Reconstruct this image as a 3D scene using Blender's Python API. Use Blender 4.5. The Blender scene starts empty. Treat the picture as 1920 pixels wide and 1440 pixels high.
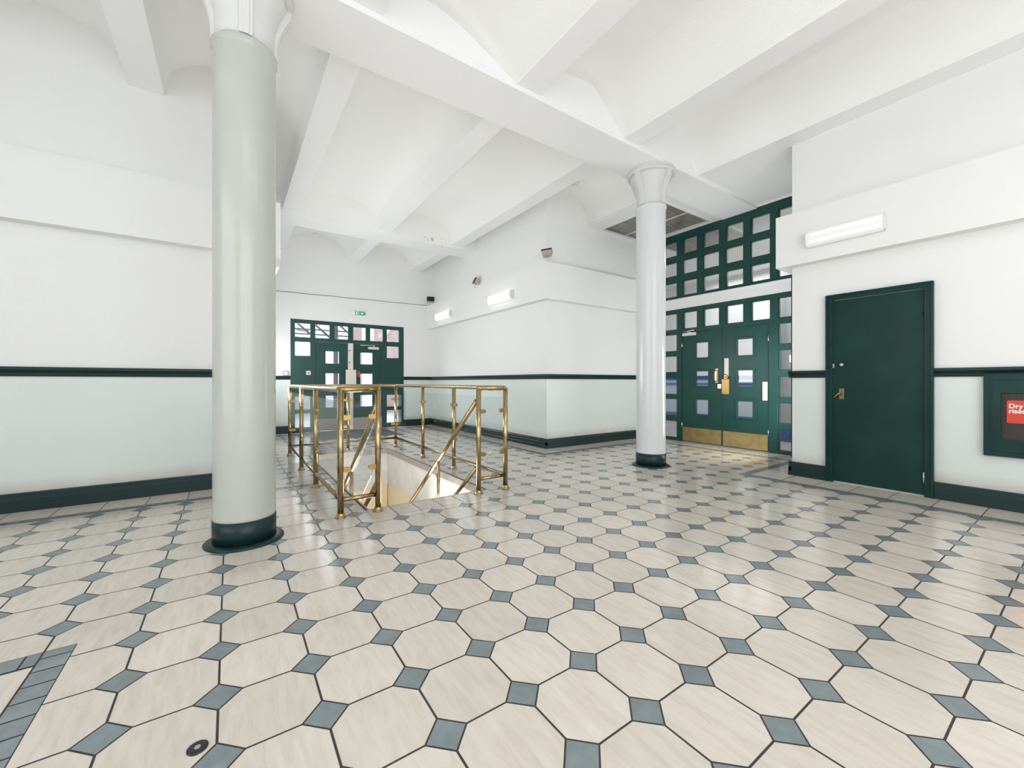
import bpy, bmesh, math, random
from mathutils import Vector, Matrix
random.seed(7)
SC = bpy.context.scene
COL = SC.collection
PI = math.pi

# ------------------------------------------------------------------ camera
H = 1.15
YAW = math.radians(34.5)
F = 766.5
cam_d = bpy.data.cameras.new('camera')
cam = bpy.data.objects.new('camera', cam_d); COL.objects.link(cam)
cam.location = (0, 0, H)
cam.rotation_euler = (PI/2, 0, -YAW)
cam_d.sensor_width = 36.0
cam_d.lens = F/1920*36.0
cam_d.shift_x = 2.8/1920
cam_d.shift_y = -4.0/1920
cam_d.clip_start = 0.02
SC.camera = cam

# ------------------------------------------------------------------ view + world
SC.view_settings.view_transform = 'Standard'
SC.view_settings.look = 'None'
SC.view_settings.exposure = 0.06
SC.view_settings.gamma = 1.0
SC.view_settings.use_curve_mapping = False
SC.cycles.max_bounces = 12
SC.cycles.diffuse_bounces = 8
SC.cycles.glossy_bounces = 5
SC.cycles.transparent_max_bounces = 24
SC.cycles.transmission_bounces = 8
SC.cycles.caustics_reflective = False
SC.cycles.caustics_refractive = False
SC.cycles.sample_clamp_indirect = 6.0
SC.cycles.use_denoising = True

W = bpy.data.worlds.new('overcast_sky'); SC.world = W
W.use_nodes = True
bg = W.node_tree.nodes['Background']
bg.inputs['Color'].default_value = (0.86, 0.93, 1.0, 1)
bg.inputs['Strength'].default_value = 2.6

def area(name, loc, rot, sx, sy, power, color=(1, 1, 1)):
    d = bpy.data.lights.new(name, 'AREA'); d.shape = 'RECTANGLE'
    d.size = sx; d.size_y = sy; d.energy = power; d.color = color
    o = bpy.data.objects.new(name, d); COL.objects.link(o)
    o.location = loc; o.rotation_euler = rot
    return o
# added fill panels, standing in for daylight at unseen rear and left walls
area('fill_rear', (0.6, -3.85, 2.2), (PI/2, 0, 0), 5.6, 2.8, 80, (0.97, 0.985, 1.0))
area('fill_side', (-3.85, 0.6, 2.2), (PI/2, 0, -PI/2), 5.2, 2.8, 32, (1.0, 0.99, 0.97))
# unseen uplight added to brighten the ceiling, like bounce off the floor
area('fill_uplight_rear', (1.0, -2.0, 0.25), (PI, 0, 0), 7.5, 2.6, 92, (1.0, 0.985, 0.96))
# unseen downlights added behind the camera to brighten the floor
area('fill_overhead_left', (0.6, -1.0, 3.95), (0, 0, 0), 2.6, 0.6, 24, (1.0, 0.99, 0.97))
area('fill_overhead_right', (3.3, -0.9, 3.95), (0, 0, 0), 1.8, 0.6, 20, (1.0, 0.99, 0.97))
# unseen fill panels added on hidden faces to brighten the corridor and recess
area('fill_corridor', (0.365, 7.85, 1.82), (PI/2+0.1, 0, -PI/2), 4.2, 1.36, 135, (0.96, 0.98, 1.0))
area('fill_recess', (6.45, 2.36, 1.35), (PI/2+0.35, 0, 0), 1.2, 2.2, 58, (0.98, 0.99, 1.0))
# daylight through the street doors and down from the hall beyond the right-hand screen
area('daylight_street_door', (2.43, 13.0, 4.6), (math.radians(55), 0, PI), 4.0, 2.0, 1100, (0.86, 0.93, 1.0))
area('light_in_hall_beyond', (9.9, 3.4, 4.0), (0, 0, 0), 3.0, 6.0, 210, (0.97, 0.98, 1.0))
# unseen uplights added for the bright lower floor and the corridor ceiling
area('light_in_lower_stair', (1.63, 6.0, -1.5), (PI, 0, 0), 1.0, 1.4, 9, (1.0, 0.98, 0.93))
area('fill_under_stair_head', (1.63, 4.5, -0.5), (PI-0.45, 0, 0), 1.1, 0.75, 40, (1.0, 0.99, 0.96))

# ------------------------------------------------------------------ materials
def mat(name, color, rough=0.5, metal=0.0, spec=0.5, bump=None, mottle=None, coat=0.0, emit=None):
    m = bpy.data.materials.new(name); m.use_nodes = True
    nt = m.node_tree; N = nt.nodes; L = nt.links
    b = N['Principled BSDF']
    b.inputs['Base Color'].default_value = (*color, 1)
    b.inputs['Roughness'].default_value = rough
    b.inputs['Metallic'].default_value = metal
    b.inputs['Specular IOR Level'].default_value = spec
    b.inputs['Coat Weight'].default_value = coat
    if emit:
        b.inputs['Emission Color'].default_value = (*emit[0], 1)
        b.inputs['Emission Strength'].default_value = emit[1]
    tc = None
    if bump or mottle:
        tc = N.new('ShaderNodeTexCoord')
    if bump:
        sc, st = bump
        n = N.new('ShaderNodeTexNoise'); n.inputs['Scale'].default_value = sc; n.inputs['Detail'].default_value = 4
        L.new(tc.outputs['Object'], n.inputs['Vector'])
        bp = N.new('ShaderNodeBump'); bp.inputs['Strength'].default_value = st; bp.inputs['Distance'].default_value = 0.01
        L.new(n.outputs['Fac'], bp.inputs['Height']); L.new(bp.outputs['Normal'], b.inputs['Normal'])
    if mottle:
        sc, c2, amt = mottle
        n = N.new('ShaderNodeTexNoise'); n.inputs['Scale'].default_value = sc; n.inputs['Detail'].default_value = 6
        L.new(tc.outputs['Object'], n.inputs['Vector'])
        r = N.new('ShaderNodeValToRGB')
        r.color_ramp.elements[0].position = 0.40; r.color_ramp.elements[1].position = 0.68
        r.color_ramp.elements[0].color = (*color, 1)
        r.color_ramp.elements[1].color = tuple(a*(1-amt)+c*amt for a, c in zip(color, c2)) + (1,)
        L.new(n.outputs['Fac'], r.inputs['Fac']); L.new(r.outputs['Color'], b.inputs['Base Color'])
    return m

M = {}
M['white'] = mat('white_textured_paint', (0.80, 0.80, 0.79), 0.6, bump=(55, 0.25), spec=0.3)
M['soffit'] = mat('white_beam_paint', (0.84, 0.84, 0.85), 0.65, bump=(70, 0.3), spec=0.3)
M['wains'] = mat('pale_green_gloss_paint', (0.68, 0.725, 0.695), 0.32, bump=(60, 0.12))
M['green'] = mat('dark_green_gloss', (0.006, 0.034, 0.028), 0.30, spec=0.2, mottle=(3, (0.009, 0.046, 0.040), 0.8))
M['green_screen'] = mat('mid_green_gloss_paint', (0.011, 0.054, 0.046), 0.28, spec=0.3, mottle=(3, (0.015, 0.066, 0.056), 0.8))
M['green_dk'] = mat('blackish_green_skirting', (0.008, 0.027, 0.027), 0.32, spec=0.3)
M['shaft'] = mat('pale_green_column_gloss', (0.455, 0.475, 0.43), 0.15, spec=0.4, bump=(22, 0.10), mottle=(2.5, (0.485, 0.50, 0.465), 0.8))
M['capwhite'] = mat('white_gloss_capital', (0.78, 0.78, 0.78), 0.35)
M['cap'] = mat('white_painted_capital', (0.66, 0.66, 0.655), 0.4, spec=0.3)
M['brass'] = mat('aged_brass', (0.44, 0.33, 0.165), 0.18, metal=1.0, mottle=(14, (0.32, 0.24, 0.13), 0.9))
M['brass_clip'] = mat('yellow_brass_clip', (0.46, 0.32, 0.11), 0.3, metal=1.0)
M['kick'] = mat('dull_brass_plate', (0.50, 0.37, 0.16), 0.34, metal=1.0, mottle=(9, (0.36, 0.27, 0.13), 0.8))
M['chrome'] = mat('chrome', (0.75, 0.75, 0.75), 0.15, metal=1.0)
M['cream_post'] = mat('cream_enamel', (0.66, 0.63, 0.56), 0.35)
M['black'] = mat('black_plastic', (0.012, 0.012, 0.012), 0.35)
M['beige'] = mat('beige_metal_case', (0.45, 0.41, 0.33), 0.45)
M['grey'] = mat('grey_plastic', (0.30, 0.32, 0.33), 0.4)
M['red'] = mat('red_sign', (0.62, 0.055, 0.022), 0.4)
M['signwhite'] = mat('white_lettering', (0.85, 0.85, 0.85), 0.5)
M['exitgreen'] = mat('green_exit_sign', (0.0, 0.22, 0.13), 0.4, emit=((0.0, 0.35, 0.2), 0.5))
M['paper'] = mat('white_paper', (0.80, 0.80, 0.80), 0.7)
M['notice'] = mat('cream_notice', (0.72, 0.62, 0.42), 0.6)
M['mesh'] = mat('dark_metal_mesh', (0.055, 0.045, 0.04), 0.45, metal=0.3)
M['cream_low'] = mat('cream_stairwell_paint', (0.66, 0.57, 0.40), 0.5)
M['well_white'] = mat('worn_white_well_paint', (0.60, 0.58, 0.545), 0.5, mottle=(5, (0.50, 0.48, 0.44), 0.8))
M['trimmetal'] = mat('brown_grey_well_trim', (0.33, 0.29, 0.26), 0.35, metal=0.3)
M['brick'] = mat('brown_pink_brickwork', (0.33, 0.23, 0.22), 0.8, mottle=(6, (0.42, 0.31, 0.30), 0.9))
M['steel'] = mat('dark_station_steel', (0.05, 0.06, 0.08), 0.5)
M['asphalt'] = mat('grey_pavement', (0.30, 0.31, 0.33), 0.8)
M['blue'] = mat('blue_gloss_paint', (0.030, 0.09, 0.38), 0.35)
M['paleblue'] = mat('pale_blue_wall', (0.50, 0.60, 0.66), 0.5)
M['hallfloor'] = mat('grey_beige_hall_floor', (0.36, 0.33, 0.30), 0.25)
M['mat_dark'] = mat('dark_entrance_matting', (0.07, 0.07, 0.075), 0.9, bump=(250, 0.6))
M['cable'] = mat('grey_cable', (0.20, 0.20, 0.19), 0.6)
M['lamp_body'] = mat('white_lamp_body', (0.72, 0.72, 0.70), 0.4)
M['lamp'] = mat('lit_diffuser', (0.45, 0.45, 0.45), 0.4, emit=((1.0, 0.99, 0.97), 0.42))
M['lamp_hot'] = mat('brightly_lit_diffuser', (0.6, 0.6, 0.6), 0.4, emit=((1.0, 1.0, 1.0), 1.6))
M['shaft_white'] = mat('whitish_column_gloss', (0.64, 0.66, 0.665), 0.15, spec=0.4, bump=(22, 0.10))
M['tube'] = mat('lit_tube', (0.5, 0.5, 0.5), 0.4, emit=((1.0, 1.0, 0.98), 1.0))
M['grout'] = mat('dark_brown_grout', (0.040, 0.033, 0.032), 0.7)

def ceiling_mat():
    m = M['ceil'] = mat('white_ceiling_plaster', (0.85, 0.85, 0.84), 0.7, bump=(60, 0.25), spec=0.2)
    nt = m.node_tree; N = nt.nodes; L = nt.links; b = N['Principled BSDF']
    tc = N.new('ShaderNodeTexCoord')
    nz = N.new('ShaderNodeTexNoise'); nz.inputs['Scale'].default_value = 22; nz.inputs['Detail'].default_value = 5
    L.new(tc.outputs['Object'], nz.inputs['Vector'])
    acc = None
    # water stains: (x, y, z, radius)
    for (x, y, z, r) in [(4.80, 5.17, 4.45, 0.30), (4.62, 5.35, 4.40, 0.2), (3.34, 7.93, 4.09, 0.07), (3.47, 7.93, 4.11, 0.06), (3.72, 7.93, 4.09, 0.10), (1.65, 10.3, 4.51, 0.16), (3.12, 10.3, 4.49, 0.10), (-1.43, 5.44, 4.50, 0.07)]:
        d = N.new('ShaderNodeVectorMath'); d.operation = 'DISTANCE'
        L.new(tc.outputs['Object'], d.inputs[0]); d.inputs[1].default_value = (x, y, z)
        mr = N.new('ShaderNodeMapRange'); mr.inputs['From Min'].default_value = r; mr.inputs['From Max'].default_value = r*0.2
        L.new(d.outputs['Value'], mr.inputs['Value'])
        if acc is None: acc = mr
        else:
            mx = N.new('ShaderNodeMath'); mx.operation = 'MAXIMUM'
            L.new(acc.outputs[0], mx.inputs[0]); L.new(mr.outputs[0], mx.inputs[1]); acc = mx
    th = N.new('ShaderNodeMapRange'); th.inputs['From Min'].default_value = 0.46; th.inputs['From Max'].default_value = 0.62
    L.new(nz.outputs['Fac'], th.inputs['Value'])
    mu = N.new('ShaderNodeMath'); mu.operation = 'MULTIPLY'; L.new(acc.outputs[0], mu.inputs[0]); L.new(th.outputs[0], mu.inputs[1])
    mc = N.new('ShaderNodeMix'); mc.data_type = 'RGBA'
    mc.inputs[6].default_value = (0.85, 0.85, 0.84, 1); mc.inputs[7].default_value = (0.48, 0.40, 0.27, 1)
    L.new(mu.outputs[0], mc.inputs[0]); L.new(mc.outputs[2], b.inputs['Base Color'])
ceiling_mat()

def dirty_wains():
    """pale green lower wall with a brownish scuffed strip just over the skirting"""
    m = M['wains']; nt = m.node_tree; N = nt.nodes; L = nt.links; b = N['Principled BSDF']
    tc = N.new('ShaderNodeTexCoord'); sp = N.new('ShaderNodeSeparateXYZ'); L.new(tc.outputs['Object'], sp.inputs[0])
    nz = N.new('ShaderNodeTexNoise'); nz.inputs['Scale'].default_value = 5; nz.inputs['Detail'].default_value = 6
    L.new(tc.outputs['Object'], nz.inputs['Vector'])
    mr = N.new('ShaderNodeMapRange'); mr.inputs['From Min'].default_value = 0.29; mr.inputs['From Max'].default_value = 0.17
    L.new(sp.outputs['Z'], mr.inputs['Value'])
    mu = N.new('ShaderNodeMath'); mu.operation = 'MULTIPLY'; L.new(mr.outputs[0], mu.inputs[0]); L.new(nz.outputs['Fac'], mu.inputs[1])
    mc = N.new('ShaderNodeMix'); mc.data_type = 'RGBA'
    mc.inputs[6].default_value = (0.68, 0.725, 0.695, 1); mc.inputs[7].default_value = (0.40, 0.37, 0.31, 1)
    L.new(mu.outputs[0], mc.inputs[0]); L.new(mc.outputs[2], b.inputs['Base Color'])
dirty_wains()

def glass_mat(name, tint=(0.97, 0.985, 0.98), refl=0.06, rough=0.0):
    m = bpy.data.materials.new(name); m.use_nodes = True
    nt = m.node_tree; N = nt.nodes; L = nt.links
    for n in list(N): N.remove(n)
    out = N.new('ShaderNodeOutputMaterial')
    t = N.new('ShaderNodeBsdfTransparent'); t.inputs[0].default_value = (*tint, 1)
    g = N.new('ShaderNodeBsdfGlossy'); g.inputs['Roughness'].default_value = rough
    lw = N.new('ShaderNodeLayerWeight'); lw.inputs['Blend'].default_value = 0.5
    fr = N.new('ShaderNodeMath'); fr.operation = 'POWER'; fr.inputs[1].default_value = 4.5
    L.new(lw.outputs['Facing'], fr.inputs[0])
    sc_ = N.new('ShaderNodeMath'); sc_.operation = 'MULTIPLY'; sc_.inputs[1].default_value = 0.6; L.new(fr.outputs[0], sc_.inputs[0]); fr = sc_
    ad = N.new('ShaderNodeMath'); ad.operation = 'ADD'; ad.inputs[1].default_value = refl; ad.use_clamp = True
    mx = N.new('ShaderNodeMixShader')
    L.new(fr.outputs[0], ad.inputs[0]); L.new(ad.outputs[0], mx.inputs[0])
    L.new(t.outputs[0], mx.inputs[1]); L.new(g.outputs[0], mx.inputs[2]); L.new(mx.outputs[0], out.inputs[0])
    return m
M['glass'] = glass_mat('window_glass')
M['railglass'] = glass_mat('railing_glass', (0.97, 0.98, 0.985), 0.02)

def panel_mat():
    m = M['lath'] = mat('dark_weathered_rooflight', (0.14, 0.13, 0.12), 0.25)
    nt = m.node_tree; N = nt.nodes; L = nt.links; b = N['Principled BSDF']
    tc = N.new('ShaderNodeTexCoord'); mp = N.new('ShaderNodeMapping'); mp.inputs['Scale'].default_value = (2.0, 30, 1)
    nz = N.new('ShaderNodeTexNoise'); nz.inputs['Scale'].default_value = 1.6; nz.inputs['Detail'].default_value = 5
    r = N.new('ShaderNodeValToRGB'); r.color_ramp.elements[0].color = (0.13, 0.12, 0.10, 1); r.color_ramp.elements[1].color = (0.27, 0.25, 0.22, 1)
    r.color_ramp.elements[0].position = 0.35; r.color_ramp.elements[1].position = 0.7
    L.new(tc.outputs['Object'], mp.inputs[0]); L.new(mp.outputs[0], nz.inputs['Vector'])
    L.new(nz.outputs['Fac'], r.inputs[0]); L.new(r.outputs[0], b.inputs['Base Color'])
panel_mat()

def tile_mat(name, c0, c1, c2, rough, scale=(13, 2.4, 1), spread=0.07):
    """stone tile: streaks along Y, every tile with its own shade (attribute 'tint')"""
    m = bpy.data.materials.new(name); m.use_nodes = True
    nt = m.node_tree; N = nt.nodes; L = nt.links; b = N['Principled BSDF']
    tc = N.new('ShaderNodeTexCoord'); at = N.new('ShaderNodeAttribute'); at.attribute_name = 'tint'
    sc = N.new('ShaderNodeVectorMath'); sc.operation = 'SCALE'; sc.inputs['Scale'].default_value = 40
    L.new(at.outputs['Vector'], sc.inputs[0])
    ad = N.new('ShaderNodeVectorMath'); ad.operation = 'ADD'
    L.new(tc.outputs['Object'], ad.inputs[0]); L.new(sc.outputs[0], ad.inputs[1])
    mp = N.new('ShaderNodeMapping'); mp.inputs['Scale'].default_value = scale
    L.new(ad.outputs[0], mp.inputs[0])
    nz = N.new('ShaderNodeTexNoise'); nz.inputs['Scale'].default_value = 2.2; nz.inputs['Detail'].default_value = 8
    nz.inputs['Roughness'].default_value = 0.62; nz.inputs['Distortion'].default_value = 0.5
    L.new(mp.outputs[0], nz.inputs['Vector'])
    r = N.new('ShaderNodeValToRGB'); e = r.color_ramp.elements
    e[0].position = 0.28; e[0].color = (*c0, 1); e[1].position = 0.75; e[1].color = (*c2, 1)
    k = e.new(0.52); k.color = (*c1, 1)
    L.new(nz.outputs['Fac'], r.inputs[0])
    sx = N.new('ShaderNodeSeparateXYZ'); L.new(at.outputs['Vector'], sx.inputs[0])
    mr = N.new('ShaderNodeMapRange'); mr.inputs['To Min'].default_value = 1-spread; mr.inputs['To Max'].default_value = 1+spread*0.6
    L.new(sx.outputs['X'], mr.inputs['Value'])
    mm = N.new('ShaderNodeMix'); mm.data_type = 'RGBA'; mm.blend_type = 'MULTIPLY'; mm.inputs[0].default_value = 1
    L.new(r.outputs[0], mm.inputs[6]); L.new(mr.outputs[0], mm.inputs[7]); L.new(mm.outputs[2], b.inputs['Base Color'])
    # fine grain and worn patches that vary the polish
    n2 = N.new('ShaderNodeTexNoise'); n2.inputs['Scale'].default_value = 3.0; n2.inputs['Detail'].default_value = 5
    L.new(tc.outputs['Object'], n2.inputs['Vector'])
    rr = N.new('ShaderNodeMapRange'); rr.inputs['From Min'].default_value = 0.3; rr.inputs['From Max'].default_value = 0.7
    rr.inputs['To Min'].default_value = rough*0.92; rr.inputs['To Max'].default_value = rough*1.12
    L.new(n2.outputs['Fac'], rr.inputs['Value']); L.new(rr.outputs[0], b.inputs['Roughness'])
    b.inputs['Specular IOR Level'].default_value = 0.5
    return m
M['tile'] = tile_mat('cream_stone_tile', (0.53, 0.475, 0.41), (0.605, 0.55, 0.485), (0.645, 0.60, 0.54), 0.155)
M['inset'] = tile_mat('blue_grey_tile', (0.155, 0.185, 0.193), (0.185, 0.222, 0.232), (0.215, 0.255, 0.266), 0.18, scale=(5, 5, 1), spread=0.07)

# ------------------------------------------------------------------ mesh helpers
class MB:
    def __init__(s): s.v = []; s.f = []; s.m = []; s.sm = []
    def face(s, pts, mi=0, smooth=False):
        b = len(s.v); s.v += [tuple(p) for p in pts]; s.f.append(tuple(range(b, b+len(pts)))); s.m.append(mi); s.sm.append(smooth)
    def box(s, x0, x1, y0, y1, z0, z1, mi=0):
        b = len(s.v)
        s.v += [(x, y, z) for z in (z0, z1) for (x, y) in ((x0, y0), (x1, y0), (x1, y1), (x0, y1))]
        for q in ((3, 2, 1, 0), (4, 5, 6, 7), (0, 1, 5, 4), (1, 2, 6, 5), (2, 3, 7, 6), (3, 0, 4, 7)):
            s.f.append(tuple(b+i for i in q)); s.m.append(mi); s.sm.append(False)
        return s
    def lathe(s, prof, c=(0, 0, 0), n=48, mi=0, smooth=True):
        b = len(s.v)
        for (r, z) in prof:
            for k in range(n):
                a = 2*PI*k/n; s.v.append((c[0]+r*math.cos(a), c[1]+r*math.sin(a), c[2]+z))
        for i in range(len(prof)-1):
            for k in range(n):
                k2 = (k+1) % n
                s.f.append((b+i*n+k, b+i*n+k2, b+(i+1)*n+k2, b+(i+1)*n+k)); s.m.append(mi); s.sm.append(smooth)
        s.f.append(tuple(b+k for k in reversed(range(n)))); s.m.append(mi); s.sm.append(False)
        s.f.append(tuple(b+(len(prof)-1)*n+k for k in range(n))); s.m.append(mi); s.sm.append(False)
        return s
    def tube(s, pts, r, n=14, mi=0, caps=True):
        pts = [Vector(p) for p in pts]; b = len(s.v); up = None
        for i, p in enumerate(pts):
            if i == 0: t = pts[1]-pts[0]
            elif i == len(pts)-1: t = pts[-1]-pts[-2]
            else: t = (pts[i+1]-p).normalized()+(p-pts[i-1]).normalized()
            t.normalize()
            if up is None:
                up = Vector((0, 0, 1)) if abs(t.z) < 0.9 else Vector((1, 0, 0))
            a = t.cross(up).normalized(); c = a.cross(t).normalized(); up = c
            for k in range(n):
                g = 2*PI*k/n; q = p + (a*math.cos(g)+c*math.sin(g))*r; s.v.append(tuple(q))
        for i in range(len(pts)-1):
            for k in range(n):
                k2 = (k+1) % n
                s.f.append((b+i*n+k, b+i*n+k2, b+(i+1)*n+k2, b+(i+1)*n+k)); s.m.append(mi); s.sm.append(True)
        if caps:
            s.f.append(tuple(b+k for k in reversed(range(n)))); s.m.append(mi); s.sm.append(False)
            s.f.append(tuple(b+(len(pts)-1)*n+k for k in range(n))); s.m.append(mi); s.sm.append(False)
        return s
    def prism(s, prof, axis, a0, a1, mi=0, smooth=False):
        """closed 2-D outline swept along an axis; outline coords are the other two axes in xyz order"""
        n = len(prof)
        def P(u, w, a):
            return (a, u, w) if axis == 'x' else ((u, a, w) if axis == 'y' else (u, w, a))
        b = len(s.v)
        s.v += [P(u, w, a0) for u, w in prof] + [P(u, w, a1) for u, w in prof]
        for k in range(n):
            k2 = (k+1) % n
            s.f.append((b+k, b+k2, b+n+k2, b+n+k)); s.m.append(mi); s.sm.append(smooth)
        s.f.append(tuple(b+k for k in reversed(range(n)))); s.m.append(mi); s.sm.append(False)
        s.f.append(tuple(b+n+k for k in range(n))); s.m.append(mi); s.sm.append(False)
        return s
    def xform(s, mtx):
        s.v = [tuple(mtx @ Vector(p)) for p in s.v]; return s

def build(name, mb, mats, parent=None, bevel=0.0, weld=True, fixn=True):
    me = bpy.data.meshes.new(name)
    me.from_pydata(mb.v, [], mb.f)
    if not isinstance(mats, (list, tuple)): mats = [mats]
    for m in mats: me.materials.append(m)
    me.polygons.foreach_set('material_index', mb.m)
    me.polygons.foreach_set('use_smooth', mb.sm)
    if fixn or weld:
        bm = bmesh.new(); bm.from_mesh(me)
        if weld: bmesh.ops.remove_doubles(bm, verts=bm.verts, dist=1e-5)
        if fixn: bmesh.ops.recalc_face_normals(bm, faces=bm.faces)
        bm.to_mesh(me); bm.free()
    me.update()
    o = bpy.data.objects.new(name, me); COL.objects.link(o)
    if parent is not None: o.parent = parent
    if bevel:
        b = o.modifiers.new('bevel', 'BEVEL'); b.width = bevel; b.segments = 2; b.limit_method = 'ANGLE'; b.angle_limit = math.radians(40)
    return o

def tag(o, label=None, cat=None, group=None, kind=None):
    if label: o['label'] = label
    if cat: o['category'] = cat
    if group: o['group'] = group
    if kind: o['kind'] = kind
    return o
def empty(name, loc=(0, 0, 0), rz=0.0):
    o = bpy.data.objects.new(name, None); COL.objects.link(o); o.location = loc; o.rotation_euler = (0, 0, rz)
    o.empty_display_size = 0.1
    return o
def struct(name, mb, mats, label, cat, **k):
    return tag(build(name, mb, mats, **k), label, cat, kind='structure')
def kids(o): return [c for c in bpy.data.objects if c.parent == o]
def copy_tree(o, parent=None):
    c = o.copy(); COL.objects.link(c); c.parent = parent
    for ch in kids(o): copy_tree(ch, c)
    return c

def holed(outer, holes, t0, t1, plane):
    """board with rectangular holes. outer/holes (u0,u1,v0,v1); plane 'x': u=Y,v=Z thickness along X; 'y': u=X"""
    mb = MB()
    us = sorted({round(a, 5) for r in [outer]+holes for a in r[:2]}); vs = sorted({round(a, 5) for r in [outer]+holes for a in r[2:]})
    def solid(i, j):
        if i < 0 or j < 0 or i >= len(us)-1 or j >= len(vs)-1: return False
        u = (us[i]+us[i+1])/2; v = (vs[j]+vs[j+1])/2
        if not (outer[0] < u < outer[1] and outer[2] < v < outer[3]): return False
        return not any(h[0] < u < h[1] and h[2] < v < h[3] for h in holes)
    def P(u, v, t): return (t, u, v) if plane == 'x' else (u, t, v)
    for i in range(len(us)-1):
        for j in range(len(vs)-1):
            if not solid(i, j): continue
            u0, u1, v0, v1 = us[i], us[i+1], vs[j], vs[j+1]
            for t in (t0, t1): mb.face([P(u0, v0, t), P(u1, v0, t), P(u1, v1, t), P(u0, v1, t)])
            if not solid(i-1, j): mb.face([P(u0, v0, t0), P(u0, v1, t0), P(u0, v1, t1), P(u0, v0, t1)])
            if not solid(i+1, j): mb.face([P(u1, v0, t0), P(u1, v1, t0), P(u1, v1, t1), P(u1, v0, t1)])
            if not solid(i, j-1): mb.face([P(u0, v0, t0), P(u1, v0, t0), P(u1, v0, t1), P(u0, v0, t1)])
            if not solid(i, j+1): mb.face([P(u0, v1, t0), P(u1, v1, t0), P(u1, v1, t1), P(u0, v1, t1)])
    return mb
def shrink(h, d): return (h[0]+d, h[1]-d, h[2]+d, h[3]-d)

# ------------------------------------------------------------------ plan constants
YL = 5.46          # wall on the left, facing the camera side
XLE = 0.35         # where that wall ends
XC = 4.51          # corridor side of the block beside the far corridor
XR = 5.75          # wall on the right
YR = 2.2           # where it ends
YB = 10.35         # far wall
XE = 7.22          # glazed screen
ZD0, ZD1 = 1.20, 1.285
ZB0, ZB1 = 2.56, 3.19
BO = 0.13
ZS = 4.08          # soffit of the joists
ZM = 4.03          # soffit of the main beams
ZT = 4.75
WELL = (1.02, 2.24, 3.75, 7.0)
BACK = -4.0

# ------------------------------------------------------------------ floor
T = 0.3086; GX = -0.3418; GY = 1.8356
def clip(poly, r):
    for (ax, s, val) in ((0, 1, r[0]), (0, -1, r[1]), (1, 1, r[2]), (1, -1, r[3])):
        out = []
        for i in range(len(poly)):
            a = poly[i]; b = poly[(i+1) % len(poly)]
            da = s*(a[ax]-val); db = s*(b[ax]-val)
            if da >= 0: out.append(a)
            if (da >= 0) != (db >= 0):
                t = da/(da-db); out.append((a[0]+(b[0]-a[0])*t, a[1]+(b[1]-a[1])*t))
        poly = out
        if len(poly) < 3: return None
    ar = 0
    for i in range(len(poly)):
        a = poly[i]; b = poly[(i+1) % len(poly)]; ar += a[0]*b[1]-a[1]*b[0]
    return poly if abs(ar) > 2e-5 else None

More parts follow.
